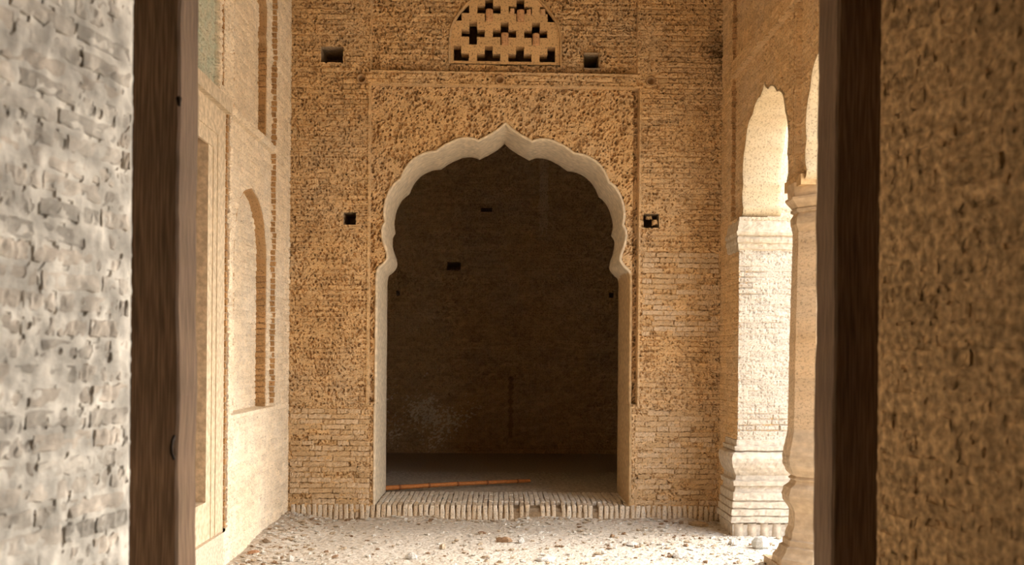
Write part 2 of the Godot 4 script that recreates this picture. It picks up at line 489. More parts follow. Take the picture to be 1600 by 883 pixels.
	# clay rings set in the band between the panels
	for x: float in [-1.183, 0.013, 1.331]:
		var y := 3.818 + x * 0.008
		var g := Geo.new()
		var rows := []; var cols := []
		for p: Vector2 in [Vector2(0.046, -0.03), Vector2(0.043, 0.010), Vector2(0.036, 0.016), Vector2(0.028, 0.006), Vector2(0.024, -0.03), Vector2(0.012, -0.036), Vector2(0.001, -0.036)]:
			var r := PackedVector3Array(); var c := PackedColorArray()
			for k in 20:
				var t := -TAU * k / 20.0
				r.append(Vector3(cos(t) * p.x, sin(t) * p.x, p.y)); c.append(Color(0.52, 0.33, 0.17))
			rows.append(r); cols.append(c)
		g.grid(rows, cols, true)
		var o := add(g.mesh(M.plaster, true), "clay_ring", w)
		o.position = Vector3(x, y, ZF)
	# separate bricks, low on the wall where the coat has fallen off
	var kinds := []
	for k in 10:
		var t := 0.88 + 0.022 * k
		var base := OCHRE.lerp(OCHRE_GREY, 0.25 + 0.07 * k)
		kinds.append(brick_mesh(0.19, 0.043, 0.014, 60 + k, Color(base.r * t, base.g * t, base.b * t), M.brick, 0.006, 8, 2))
	rng.seed = 500
	var count := 0
	for area: Array in SINGLES:
		var row := 0
		var y: float = area[1] + CH * 0.5
		while y < area[3] - 0.01:
			var x: float = area[0] - (0.07 if row & 1 else 0.0) - rng.randf() * 0.05
			while x < area[2]:
				var long := 0.20 if rng.randf() < 0.62 else 0.105
				var a := maxf(x, area[0]); var b := minf(x + long, area[2])
				if b - a > 0.035 and rng.randf() > (0.1 if area[1] < 1.0 else 0.3) and count < 296:
					var o := add(kinds[rng.randi() % 10], "brick", w)
					o.position = Vector3((a + b) / 2.0, y + rng.randf_range(-0.002, 0.002), ZF - 0.015 + (rng.randf_range(-0.006, 0.008) if area[1] < 1.0 else rng.randf_range(-0.003, 0.003)))
					o.rotation = Vector3(rng.randf_range(-0.10, 0.10), rng.randf_range(-0.03, 0.03), rng.randf_range(-0.025, 0.025))
					o.scale = Vector3((b - a - 0.004) / 0.19, 1, 1)
					count += 1
				x += long
			y += CH; row += 1
	build_base_course()
	build_lattice()

const SINGLES := [[-1.775, 0.125, -1.085, 0.95], [1.215, 0.125, 1.945, 0.95], [1.27, 1.60, 1.945, 2.34]]
func in_singles(u: float, v: float) -> bool:
	for a: Array in SINGLES:
		if u > a[0] and u < a[2] and v > a[1] and v < a[3]: return true
	return false

func build_base_course() -> void:
	var t := root("trim_1", "row of bricks on edge along the foot of the far wall and arch sill", "brick sill", "structure")
	rng.seed = 91
	var bed := Geo.new()
	bed.box(Vector3(XL - 0.05, -0.2, -9.75), Vector3(XR + 0.05, 0.06, ZF + 0.0), Color(0.40, 0.29, 0.18))
	bed.box(Vector3(-1.06, 0.05, -9.75), Vector3(1.19, 0.092, ZF - 0.02), Color(0.40, 0.30, 0.20))
	add(bed.mesh(M.mortar), "bed", t)
	var kinds := []; var tops := []
	for k in 8:
		var base := OCHRE_GREY.lerp(PALE_GREY, 0.2 + 0.1 * k)
		kinds.append(block(0.0375, 0.130, 0.20, 0.007, 200 + k, base, M.brick))
		tops.append(block(0.0385, 0.040, 0.205, 0.006, 300 + k, base.lerp(DUST, 0.45), M.brick))
	var gone := [0.16, 0.30, 0.335, 0.52, 0.54, 0.86]
	var x := XL + 0.02
	while x < XR - 0.03:
		var skip := false
		for q: float in gone:
			if absf(x - q) < 0.024: skip = true
		if not skip:
			var o := add(kinds[rng.randi() % 8], "brick", t)
			o.position = Vector3(x + 0.023, 0.058 + rng.randf_range(-0.006, 0.003), ZF - 0.088 + rng.randf_range(-0.008, 0.008))
			o.rotation = Vector3(rng.randf_range(-0.02, 0.02), rng.randf_range(-0.03, 0.03), rng.randf_range(-0.05, 0.05))
		x += 0.0462 + rng.randf_range(-0.001, 0.001)
	for r in 3:
		x = -1.03
		while x < 1.17:
			var o := add(tops[rng.randi() % 8], "brick", t)
			o.position = Vector3(x + 0.023, 0.108 + rng.randf_range(-0.003, 0.003), ZF - 0.305 - r * 0.213)
			o.rotation = Vector3(rng.randf_range(-0.015, 0.015), rng.randf_range(-0.03, 0.03), rng.randf_range(-0.03, 0.03))
			x += 0.0462
	
# a worn block with all its sides, about its middle
func block(w: float, h: float, d: float, wear: float, s: int, col: Color, m: Material) -> ArrayMesh:
	var g := Geo.new()
	var lev := [[-0.5, 0.86], [-0.42, 1.0], [0.0, 1.0], [0.42, 1.0], [0.5, 0.86]]
	var rows := []; var cols := []
	for l: Array in lev:
		var r := PackedVector3Array(); var c := PackedColorArray()
		var y: float = l[0] * h; var k: float = l[1]
		var a := w * 0.5 * k; var b := d * 0.5 * (1.0 - (1.0 - k) * w / d); var cut := w * 0.22
		for p: Vector2 in [Vector2(-a + cut, b), Vector2(a - cut, b), Vector2(a, b - cut), Vector2(a, -b + cut), Vector2(a - cut, -b), Vector2(-a + cut, -b), Vector2(-a, -b + cut), Vector2(-a, b - cut)]:
			var q := Vector3(p.x, y, p.y)
			q += wear * Vector3(nb.get_noise_3d(q.x * 2.0 + s, q.y, q.z), nb.get_noise_3d(q.x * 2.0, q.y + s * 1.7, q.z), nb.get_noise_3d(q.x, q.y * 1.5, q.z + s * 2.3))
			r.append(q)
			var t := 1.0 + 0.15 * nb.get_noise_3d(q.x * 2.0, q.y * 2.0 + s, q.z)
			c.append(Color(col.r * t, col.g * t, col.b * t))
		rows.append(r); cols.append(c)
	g.grid(rows, cols, true)
	for k in range(1, 7):
		g.tri(rows[4][0], rows[4][k + 1], rows[4][k], col); g.tri(rows[0][0], rows[0][k], rows[0][k + 1], col)
	return g.mesh(m)

func build_lattice() -> void:
	var w := root("window_1", "pierced brick lattice window of crosses high above the arch", "window", "structure")
	var cx := 0.052; var px := 0.2745; var arm := 0.101; var wd := 0.034
	var ybase := 3.972
	var mids := []
	# cross middles: three rows offset by half a step
	for k in [-1.5, -0.5, 0.5, 1.5]: mids.append([cx + px * k, 4.03])
	for k in [-1, 0, 1]: mids.append([cx + px * k, 4.241])
	for k in [-1.5, -0.5, 0.5, 1.5]: mids.append([cx + px * k, 4.448])
	for k in [-1, 0, 1]: mids.append([cx + px * k, 4.656])
	var xs := [-0.42, 0.535]; var ys := [ybase, 4.66]
	for m: Array in mids:
		for d: float in [-arm, -wd, wd, arm]:
			xs.append(m[0] + d)
			ys.append(m[1] + d)
	xs.sort(); ys.sort()
	xs = tidy(xs, -0.42, 0.535); ys = tidy(ys, ybase, 4.66)
	rng.seed = 31
	for b in ys.size() - 1:
		var start := -1.0
		for a in xs.size():
			var solid := false
			if a < xs.size() - 1:
				var mx: float = (xs[a] + xs[a + 1]) / 2.0; var my: float = (ys[b] + ys[b + 1]) / 2.0
				solid = Geometry2D.is_point_in_polygon(Vector2(mx, my), grown(jali, 0.05)) or my < 3.99
				for m: Array in mids:
					var dx := absf(mx - m[0]); var dy := absf(my - m[1])
					if (dx < wd and dy < arm or dx < arm and dy < wd) and my > 4.0 and mx > -0.40 and mx < 0.515: solid = false
			if solid and start < -0.9: start = xs[a]
			if not solid and start > -0.9:
				var t := 0.9 + rng.randf() * 0.2
				var o := slab(w, "lattice_brick", Vector3(start, ys[b], ZF - 0.20), Vector3(xs[a], ys[b + 1], ZF - 0.064 + rng.randf_range(-0.002, 0.002)), M.brick, Color(OCHRE.r * t, OCHRE.g * t, OCHRE.b * t))
				start = -1.0
	# bricks pushed into the lower arm of some crosses
	for p: Array in [[0, 4.241], [1, 4.241], [-0.5, 4.448], [0.5, 4.448]]:
		var o := add(block(0.062, 0.105, 0.10, 0.004, int(p[0] * 10 + 77), Color(0.62, 0.36, 0.19), M.brick), "plug_brick", w)
		o.position = Vector3(cx + px * p[0] + 0.002, p[1] - 0.048, ZF - 0.095)
	for p: Array in [[0.115, 4.437], [0.262, 4.430], [0.385, 4.432]]:
		var o := add(block(0.04, 0.05, 0.08, 0.008, int(p[0] * 100), Color(0.66, 0.42, 0.24), M.brick), "plug_brick", w)
		o.position = Vector3(p[0], p[1], ZF - 0.09)

func tidy(a: Array, lo: float, hi: float) -> Array:
	var out := [lo]
	for q: float in a:
		if q > out[-1] + 0.004 and q < hi - 0.004: out.append(q)
	out.append(hi)
	return out

func build_inner_room() -> void:
	var w := root("wall_inner", "brown brick back wall of the dark room behind the arch", "wall", "structure")
	var z := -14.2  # set deeper than measured so that less light reaches this wall
	var hollow := [[-0.686, 2.611, -0.502, 2.721], [-1.383, 2.258, -1.335, 2.318], [1.566, 2.258, 1.628, 2.318], [-0.22, 3.431, -0.074, 3.481]]
	var shape := func(u: float, v: float) -> Color:
		for h: Array in hollow:
			if u > h[0] and u < h[2] and v > h[1] and v < h[3]: return Color(0, 0, 0, -99)
		var q := courses(u, v, 900, 0.008, 0.022)
		q.y -= 0.016 * pit_at(u * 0.6, v * 0.5 + 3.0, 0.42)
		var c := tint(OCHRE, q.x, u, v, 12, OCHRE_GREY)
		# flaking lime deposit low down, and a few run marks
		var s := na.get_noise_2d(u * 2.0 + 5.0, v * 2.0) + 0.8 * nb.get_noise_2d(u * 1.1, v * 1.1) + 0.5 * nc.get_noise_2d(u * 0.4, v * 0.4)
		var reach := 1.0 - Vector2((u + 1.04) / 0.72, (v - 0.58) / 0.44).length()
		if s + reach * 0.9 > 0.78 and reach > -0.4: c = Color(0.90, 0.78, 0.58)
		if absf(u - 0.642) < 0.06 + 0.03 * nb.get_noise_2d(v * 0.6, 3.0) and v > 3.17 + 0.1 * nb.get_noise_2d(u * 3.0, 9.0): c = c.lerp(Color(0.80, 0.62, 0.40), 0.6)
		if absf(u - 0.208) < 0.03 + 0.03 * nb.get_noise_2d(v * 0.6, 30.0) and v < 1.15 and v > 0.30: c = c.lerp(Color(0.26, 0.16, 0.08), 0.6)
		c.a = q.y
		return c
	for q: Array in [[-6.5, -2.6], [2.8, 6.5]]: slab(w, "wing", Vector3(q[0], 0.05, z - 0.3), Vector3(q[1], 4.4, z), M.mortar, OCHRE)
	for q: Array in [[-6.8, -2.5], [2.5, 6.8]]: slab(w, "wing", Vector3(q[0], 0.0, -9.75), Vector3(q[1], CEIL, -9.4), M.mortar, OCHRE)
	add(sheet(-2.6, 2.8, 0.06, 4.4, 0.0135, 0.0115, shape, Vector3(0, 0, z), Vector3.RIGHT, Vector3.UP, Vector3.BACK, M.brick), "brickwork", w, "stuff")
	slab(w, "upper_wall", Vector3(-6.5, 4.39, z - 0.3), Vector3(6.5, CEIL, z), M.mortar, OCHRE)
	slab(w, "backing", Vector3(-6.8, 0, z - 1.0), Vector3(6.8, CEIL, z - 0.7), M.mortar, OCHRE)
	for h: Array in hollow: socket(w, Vector2(h[0] - 0.01, h[1] - 0.01), Vector2(h[2] + 0.01, h[3] + 0.01), z - 0.012, 0.66, M.mortar, OCHRE_GREY)
	slab(w, "side", Vector3(-6.8, 0, z - 0.3), Vector3(-6.5, CEIL, -9.4), M.mortar, OCHRE)
	slab(w, "side", Vector3(6.5, 0, z - 0.3), Vector3(6.8, CEIL, -9.4), M.mortar, OCHRE)
	var f := root("floor_inner", "dusty floor with an added step down inside the room behind the arch", "floor", "structure")
	var ground := func(u: float, v: float) -> Color:
		var h := 0.010 * na.get_noise_2d(u * 2.0, v * 2.0) + 0.006 * nb.get_noise_2d(u * 1.5, v * 1.5) - 0.004
		var c := tint(Color(0.60, 0.50, 0.375), 0.5 + 0.5 * nb.get_noise_2d(u * 1.8, v * 1.8), u, v, 40, Color(0.56, 0.45, 0.33))
		c.a = h
		return c
	add(sheet(-2.6, 2.8, 0.0, 1.87, 0.02, 0.02, ground, Vector3(0, 0.112, -9.74), Vector3.RIGHT, Vector3.FORWARD, Vector3.UP, M.dust), "earth", f)
	slab(f, "added_lower_floor", Vector3(-6.5, -0.1, z - 0.02), Vector3(6.5, 0.08, -11.6), M.mortar, Color(0.60, 0.48, 0.34))  # drop in level added to give a darker band at the wall foot
	slab(f, "slab", Vector3(-6.8, -0.2, z - 0.3), Vector3(6.8, 0.075, -9.74), M.mortar, Color(0.60, 0.48, 0.34))

func build_left_wall() -> void:
	var w := root("wall_left", "pale brick side wall with arched niches and toothed grooves", "wall", "structure")
	var nh := lobed([[Vector2(0, 2.655), Vector2(0.10, 2.63), Vector2(0.22, 2.60)], [Vector2(0.22, 2.60), Vector2(0.34, 2.53), Vector2(0.42, 2.44), Vector2(0.46, 2.34)], [Vector2(0.46, 2.34), Vector2(0.50, 2.22), Vector2(0.505, 2.0), Vector2(0.505, 1.0)]], 4)
	var niche := outline_of(nh, 7.70)
	var uh := lobed([[Vector2(0, 4.9), Vector2(0.3, 4.7)], [Vector2(0.3, 4.7), Vector2(0.47, 4.4), Vector2(0.45, 4.22)], [Vector2(0.45, 4.22), Vector2(0.495, 4.15), Vector2(0.50, 4.0), Vector2(0.475, 3.92)], [Vector2(0.475, 3.92), Vector2(0.50, 3.86), Vector2(0.50, 3.5), Vector2(0.50, 3.085)]], 4)
	var upper := outline_of(uh, 7.66)
	var shape := func(u: float, v: float) -> Color:
		if u < 6.84 and v > 0.24 and v < 3.03: return Color(0, 0, 0, -99)
		var groove_brown := Color(0.46, 0.27, 0.125)  # grooves are coloured a darker brown than the wall face
		var q := courses(u, v, 610, 0.009, 0.012)
		var c := tint(PALE, q.x, u, v, 8, PALE_GREY, 0.8)
		var h := q.y
		if u < 6.62 and v > 3.11: 
			h -= 0.03
			h *= 0.4 if h > -0.02 else 1.0
			c = Color(0.47, 0.50, 0.40).lerp(Color(0.58, 0.54, 0.42), clampf(0.4 + 0.8 * nb.get_noise_2d(u * 0.7, v * 0.7), 0.0, 1.0))
		elif u > 6.845 and u < 6.90 and v > 0.26 and v < 3.02: 
			h -= 0.05
			c = groove_brown * (0.8 + 0.3 * q.x)
		elif u > 6.70 and u < 6.73 and v > 3.16: 
			h -= 0.045 if fposmod(v / CH, 1.0) > 0.2 else 0.015
			c = groove_brown * (0.8 + 0.3 * q.x)
		elif u > 6.98 and u < 8.345 and v > 1.0:
			if v > 3.035 and v < 3.085: h += 0.012 if v > 3.05 else 0.0
			else:
				h = h * 0.8 - 0.04
				if u > 7.19 and u < 8.21 and v < 2.67 and Geometry2D.is_point_in_polygon(Vector2(u, v), niche): h -= 0.08
				elif u > 7.15 and u < 8.17 and v > 3.085 and Geometry2D.is_point_in_polygon(Vector2(u, v), upper): h -= 0.065
		c.a = h
		return c
	add(sheet(5.95, 8.92, 0.0, TOP, 0.0115, 0.0058, shape, Vector3(XL, 0, 0), Vector3.FORWARD, Vector3.UP, Vector3.RIGHT, M.brick), "brickwork", w, "stuff")
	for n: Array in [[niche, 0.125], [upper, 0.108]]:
		add(soffit(n[0], [[0.004, -0.060, 0.0], [-0.004, -0.047, 0.0], [-0.012, -0.046, 0.0], [-0.013, -0.06, 0.0], [-0.013, -0.08, 0.0], [-0.013, -n[1] - 0.01, 0.0]], Vector3(XL, 0, 0), Vector3.FORWARD, Vector3.UP, Vector3.RIGHT, Color(0.50, 0.31, 0.15), Color(0.46, 0.31, 0.18), M.brick), "niche_lining", w)  # lining coloured browner and darker than the wall face
	slab(w, "backing", Vector3(XL - 0.5, 0, ZF - 0.02), Vector3(XL - 0.22, CEIL, -2.655), M.mortar, PALE)
	slab(w, "masonry", Vector3(XL - 0.3, 0, -5.14), Vector3(XL, CEIL, -2.655), M.mortar, PALE)
	slab(w, "upper_wall", Vector3(XL - 0.3, TOP - 0.01, ZF - 0.02), Vector3(XL - 0.005, CEIL, -5.14), M.mortar, PALE)
	slab(w, "masonry", Vector3(XL - 0.3, 3.02, -5.96), Vector3(XL - 0.004, TOP, -5.14), M.mortar, PALE)
	slab(w, "masonry", Vector3(XL - 0.3, 0, -5.96), Vector3(XL - 0.004, 0.24, -5.14), M.mortar, PALE)
	toothing(w, XL, 1.0, -8.347, 1.02, 3.02, 0.046)
	toothing(w, XL, 1.0, -8.347, 3.10, TOP, 0.046)
	toothing(w, XL - 0.043, 1.0, -8.196, 1.02, 2.18, 0.078)
	toothing(w, XL - 0.043, 1.0, -8.150, 3.11, 3.84, 0.06)
	toothing(w, XL, 1.0, -6.852, 0.26, 3.0, 0.055)
	toothing(w, XL, 1.0, -6.735, 3.16, TOP, 0.04)
	# doorway in the left wall with a moulded plaster surround
	var d := root("door_1", "tall moulded doorway surround in the pale side wall", "doorway", "structure")
	var x := XL - 0.005
	var fc := Color(0.74, 0.60, 0.43)
	var z0 := -6.845; var z1 := -5.14; var y0 := 0.235; var y1 := 3.03
	var i0 := -6.435; var i1 := -5.55; var j0 := 0.485; var j1 := 2.755
	for s: Array in [[Vector3(-0.2, y0, z0), Vector3(0.0, y1, i0)], [Vector3(-0.2, y0, i1), Vector3(0.0, y1, z1)], [Vector3(-0.2, j1, i0), Vector3(0.0, y1, i1)], [Vector3(-0.2, y0, i0), Vector3(0.0, j0, i1)]]:
		slab(d, "surround", Vector3(x, 0, 0) + s[0], Vector3(x - 0.01, 0, 0) + s[1], M.plaster, fc)
	# raised fillets on the far upright and the head
	for k in 2:
		var off := 0.16 + k * 0.10
		slab(d, "moulding", Vector3(x - 0.02, y0 + 0.01, z0 + off), Vector3(x - 0.004, y1 - off, z0 + off + 0.05), M.plaster, fc)
		slab(d, "moulding", Vector3(x - 0.02, y1 - off - 0.05, z0 + off + 0.001), Vector3(x - 0.0035, y1 - off - 0.001, z1 - off), M.plaster, fc)
	slab(d, "lintel", Vector3(x - 0.05, y1 - 0.03, z0 + 0.0), Vector3(x + 0.03, y1 + 0.06, z1 + 0.05), M.plaster, Color(0.70, 0.58, 0.42))
	slab(d, "closed_leaf", Vector3(x - 0.2, j0 - 0.02, i0 - 0.02), Vector3(x - 0.13, j1 + 0.02, i1 + 0.02), M.wood, Color(0.34, 0.22, 0.13))
	slab(d, "step", Vector3(x - 0.02, y0 - 0.24, z0 + 0.1), Vector3(x + 0.02, y0 + 0.01, z1), M.mortar, Color(0.72, 0.60, 0.47))

# Brick ends, darker brown than the wall, along the step of a recessed panel; the wall faces +x or -x, the step faces +z.
func toothing(parent: Node, x: float, facing: float, z: float, y0: float, y1: float, deep: float) -> void:
	var g := Geo.new()
	rng.seed = int(absf(z) * 1000.0)
	var y := y0
	while y < y1 - 0.02:
		var t := rng.randf_range(0.75, 1.1)
		var a := x - facing * (deep + 0.012); var b := x - facing * rng.randf_range(0.002, 0.010)
		g.box(Vector3(minf(a, b), y + 0.004, z - 0.02), Vector3(maxf(a, b), y + CH - 0.005, z + rng.randf_range(0.006, 0.020)), Color(0.50 * t, 0.30 * t, 0.14 * t))
		y += CH
	add(g.mesh(M.brick), "toothing", parent, "stuff")

var bay := PackedVector2Array()
const SPRING := 2.56
func build_arcade() -> void:
	var w := root("wall_arcade", "ochre arcade wall of cusped arches opening on the court", "wall", "structure")
	var half := lobed([
		[Vector2(0, 3.47), Vector2(0.03, 3.435), Vector2(0.11, 3.395)],
		[Vector2(0.11, 3.395), Vector2(0.18, 3.40), Vector2(0.27, 3.37), Vector2(0.345, 3.315)],
		[Vector2(0.345, 3.315), Vector2(0.42, 3.30), Vector2(0.51, 3.24), Vector2(0.565, 3.12)],
		[Vector2(0.565, 3.12), Vector2(0.615, 3.05), Vector2(0.645, 2.93), Vector2(0.625, 2.82)],
		[Vector2(0.625, 2.82), Vector2(0.65, 2.76), Vector2(0.645, 2.68), Vector2(0.615, 2.63)],
		[Vector2(0.615, 2.63), Vector2(0.63, 2.59), Vector2(0.68, SPRING)]], 4)
	var mids := [-7.595, -5.905, -4.215]
	var holes := []
	for z: float in mids:
		var l := outline_of(half, z)
		bay = l
		var h := grown(l, 0.008); h.append(Vector2(z + 0.69, SPRING - 0.2)); h.append(Vector2(z - 0.69, SPRING - 0.2))
		holes.append(h)
	var shape := func(u: float, v: float) -> Color:
		for k in 3:
			if absf(u - mids[k]) < 0.72 and v < 3.49 and Geometry2D.is_point_in_polygon(Vector2(u, v), holes[k]): return Color(0, 0, 0, -99)
		var q := courses(u, v, 120, 0.010, 0.018)
		q.y -= 0.018 * pit_at(u * 1.0 + v * 0.4, v * 0.8 + 11.0, 0.34)
		var c := tint(OCHRE, q.x, u, v, 21, OCHRE_GREY)
		var h := q.y
		if u > -8.535:
			if v > 3.76 and v < 3.79: h += 0.012
			elif v <= 3.76 and v > SPRING: h -= 0.034 if absf(u + 6.70) > 0.03 and absf(u + 5.06) > 0.03 else 0.0
			elif v > 3.90: h -= 0.034
		c.a = h
		return c
	var o := Vector3(XR, 0, 0)
	add(sheet(-8.92, -5.9, SPRING, TOP, 0.0115, 0.0062, shape, o, Vector3.BACK, Vector3.UP, Vector3.LEFT, M.brick), "brickwork", w, "stuff")
	add(sheet(-8.92, -8.225, 0.0, SPRING + 0.01, 0.0115, 0.0062, shape, o, Vector3.BACK, Vector3.UP, Vector3.LEFT, M.brick), "brickwork", w, "stuff")
	toothing(w, XR, -1.0, -8.537, 2.60, 3.75, 0.03)
	toothing(w, XR, -1.0, -8.537, 3.91, TOP, 0.03)
	toothing(w, XR, -1.0, -6.732, 2.75, 3.75, 0.03)
	add(sheet(-5.91, -2.65, SPRING, TOP, 0.015, 0.015, shape, o, Vector3.BACK, Vector3.UP, Vector3.LEFT, M.brick), "brickwork", w, "stuff")
	var plain := func(u: float, v: float) -> Color:
		for k in 3:
			if absf(u - mids[k]) < 0.72 and v < 3.49 and Geometry2D.is_point_in_polygon(Vector2(u, v), holes[k]): return Color(0, 0, 0, -99)
		return Color(OCHRE.r, OCHRE.g, OCHRE.b, 0.0)
	add(sheet(2.65, 8.92, SPRING, CEIL, 0.015, 0.015, func(u: float, v: float) -> Color: return plain.call(-u, v), Vector3(XO, 0, 0), Vector3.FORWARD, Vector3.UP, Vector3.RIGHT, M.mortar), "court_face", w)
	slab(w, "upper_wall", Vector3(XR + 0.01, TOP - 0.02, ZF), Vector3(XO - 0.01, CEIL, -2.655), M.mortar, OCHRE)
	slab(w, "core", Vector3(XR + 0.10, 3.52, ZF), Vector3(XO - 0.02, CEIL, -2.655), M.mortar, OCHRE)
	slab(w, "core", Vector3(XR + 0.10, 2.5, ZF), Vector3(XO - 0.02, 3.6, -8.27), M.mortar, OCHRE)
	slab(w, "end_pier", Vector3(XR, 0, -3.18), Vector3(XO, SPRING + 0.01, -2.655), M.mortar, OCHRE)
	slab(w, "respond_core", Vector3(XR + 0.06, 0, ZF), Vector3(XO, SPRING, -8.24), M.mortar, OCHRE)
	for z: float in mids:
		var l := outline_of(half, z)
		var sec := [[0.016, -0.052, 0.0], [0.012, -0.032, 0.0], [0.004, -0.028, 0.0], [0.0, -0.031, 0.0], [0.0, -0.05, 0.0], [0.0, -0.10, 0.4], [0.0, -0.24, 0.4], [0.0, -0.31, 0.0], [0.0, -0.342, 0.0], [0.02, -0.342, 0.0]]
		add(soffit(l, sec, o, Vector3.BACK, Vector3.UP, Vector3.LEFT, Color(0.54, 0.43, 0.28), Color(0.54, 0.45, 0.33), M.brick), "arch_lining", w)
	# springers over the columns
	for z: float in [-6.75, -5.06, -3.37]:
		slab(w, "springer", Vector3(XR + 0.004, SPRING - 0.02, z - 0.19), Vector3(XO - 0.004, SPRING + 0.05, z + 0.19), M.plaster, OCHRE)
	# columns: eight-sided, with bulbous lotus base and flaring capital
	var labels := ["eight-sided brick column with bulbous lotus base beside the doorpost", "eight-sided brick column hidden past the right doorpost, second from the far pier", "eight-sided brick column hidden past the right doorpost, third from the far pier"]
	var n := 0
	for z: float in [-6.75, -5.06, -3.37]:
		var c := root("arcade_column", labels[n], "column", "", "columns of the arcade", Vector3(2.142, 0, z))
		var base := [Vector2(-0.05, 0.275), Vector2(0.10, 0.265), Vector2(0.14, 0.235), Vector2(0.17, 0.225), Vector2(0.18, 0.205), Vector2(0.215, 0.205), Vector2(0.225, 0.19), Vector2(0.27, 0.185), Vector2(0.30, 0.172), Vector2(0.405, 0.168), Vector2(0.43, 0.18), Vector2(0.47, 0.207), Vector2(0.51, 0.214), Vector2(0.56, 0.200), Vector2(0.585, 0.170), Vector2(0.605, 0.160), Vector2(0.62, 0.175), Vector2(0.635, 0.160)]
		var bulb := [Vector2(0.635, 0.160), Vector2(0.66, 0.186), Vector2(0.71, 0.209), Vector2(0.76, 0.212), Vector2(0.82, 0.203), Vector2(0.90, 0.186), Vector2(0.95, 0.180)]
		var shaft := [Vector2(0.95, 0.180), Vector2(1.5, 0.174), Vector2(2.25, 0.158)]
		var cap := [Vector2(2.25, 0.158), Vector2(2.30, 0.172), Vector2(2.345, 0.172), Vector2(2.375, 0.156), Vector2(2.385, 0.172), Vector2(2.40, 0.172), Vector2(2.405, 0.162), Vector2(2.43, 0.182), Vector2(2.46, 0.205), Vector2(2.475, 0.205), Vector2(2.48, 0.190), Vector2(2.57, 0.195)]
		add(turned(base, 10 + n, OCHRE_GREY, PALE_GREY, M.plaster), "base", c)
		add(turned(bulb, 20 + n, OCHRE_GREY, PALE_GREY, M.plaster), "lotus_bulb", c)
		add(turned(shaft, 30 + n, OCHRE_GREY, OCHRE, M.brick), "shaft", c)
		add(turned(cap, 40 + n, OCHRE_GREY, OCHRE, M.plaster), "capital", c)
		slab(c, "plinth", Vector3(-0.28, -0.1, -0.28), Vector3(0.28, 0.055, 0.28), M.mortar, OCHRE_GREY)
		n += 1

func build_pier() -> void:
	var w := root("wall_pier", "sunlit pale pier with base mouldings seen through the arcade arch", "pier", "structure")
	var z := -8.225
	var shape := func(u: float, v: float) -> Color:
		var q := courses(u, v, 777, 0.020 if (v > 1.93 and v < 2.12 or v > 0.80 and v < 0.98) else 0.005, 0.006)
		var c := tint(Color(0.54, 0.47, 0.38) if v < 2.32 else Color(0.54, 0.43, 0.29), q.x, u, v, 61, Color(0.54, 0.49, 0.41), 0.7)
		var h := q.y
		if u < XR + 0.2 and v > SPRING: return Color(0, 0, 0, -99)
		if v > SPRING: h -= 0.045
		if v > 2.40 and v < 2.44: h += 0.035
		elif v > 2.44 and v < 2.47: h += 0.02
		elif v > 2.33 and v < 2.36: h += 0.012
		elif v > 2.60 and v < 2.64: h += 0.018
		elif v > 2.64: h += 0.004
		c.a = h
		return c
	add(sheet(XR + 0.002, 3.4, 0.5, 4.9, 0.0095, 0.0058, shape, Vector3(0, 0, z), Vector3.RIGHT, Vector3.UP, Vector3.BACK, M.brick), "brickwork", w, "stuff")
	slab(w, "core", Vector3(XO - 0.1, 0, ZF - 0.4), Vector3(3.4, CEIL, z - 0.03), M.mortar, PALE)
	slab(w, "core", Vector3(XR + 0.02, 0, ZF), Vector3(XO, 0.9, z - 0.03), M.mortar, PALE)
	# moulded base, turning the corner into the hall
	var prof := [[-0.05, 0.085], [0.085, 0.09], [0.088, 0.06], [0.10, 0.06], [0.104, 0.125], [0.148, 0.122], [0.150, 0.095], [0.156, 0.095], [0.160, 0.112], [0.205, 0.108], [0.208, 0.080], [0.214, 0.080], [0.218, 0.098], [0.262, 0.094], [0.266, 0.066], [0.274, 0.066], [0.278, 0.084], [0.335, 0.078], [0.345, 0.050], [0.385, 0.034], [0.392, 0.072], [0.428, 0.080], [0.438, 0.030], [0.47, 0.024], [0.50, 0.056], [0.54, 0.088], [0.58, 0.106], [0.615, 0.112], [0.645, 0.098], [0.658, 0.050], [0.664, 0.022], [0.674, 0.050], [0.70, 0.052], [0.706, 0.016], [0.75, 0.014], [0.755, -0.004], [0.80, -0.02]]
	moulding(w, prof, z, "base_moulding", Color(0.66, 0.57, 0.45))
	# capital moulding
	moulding(w, [[2.28, -0.01], [2.30, 0.012], [2.34, 0.014], [2.35, 0.03], [2.375, 0.036], [2.40, 0.022], [2.41, 0.040], [2.43, 0.046], [2.445, 0.030], [2.49, 0.012], [2.56, -0.015]], z, "capital_moulding", Color(0.62, 0.53, 0.40))
	# petals at the foot
	rng.seed = 12
	var x := 1.895
	while x < 2.9:
		var g := Geo.new()
		var wd := rng.randf_range(0.092, 0.112)
		var rows := []; var cols := []
		for b in 8:
			var f := b / 7.0
			var r := PackedVector3Array(); var c := PackedColorArray()
			for a in 9:
				var t := a / 8.0
				var bulge := 0.045 * sin(PI * t) * (0.55 + 0.45 * (1.0 - f))
				r.append(Vector3((t - 0.5) * wd * (0.97 - 0.05 * f), -0.05 + 0.145 * f + 0.004 * nb.get_noise_2d(a + x * 9.0, b), bulge + (0.0 if a > 0 and a < 8 else -0.02) + 0.005 * nb.get_noise_2d(a * 0.1 + x, b * 0.1)))
				c.append(Color(0.66, 0.55, 0.42) * (1.0 + 0.1 * nb.get_noise_2d(a * 0.1 + x, b * 0.2)))
			rows.append(r); cols.append(c)
		g.grid(rows, cols)
		var o := add(g.mesh(M.plaster, true), "petal", w)
		o.position = Vector3(x + wd / 2.0, 0, z + 0.078)
		x += wd + 0.004

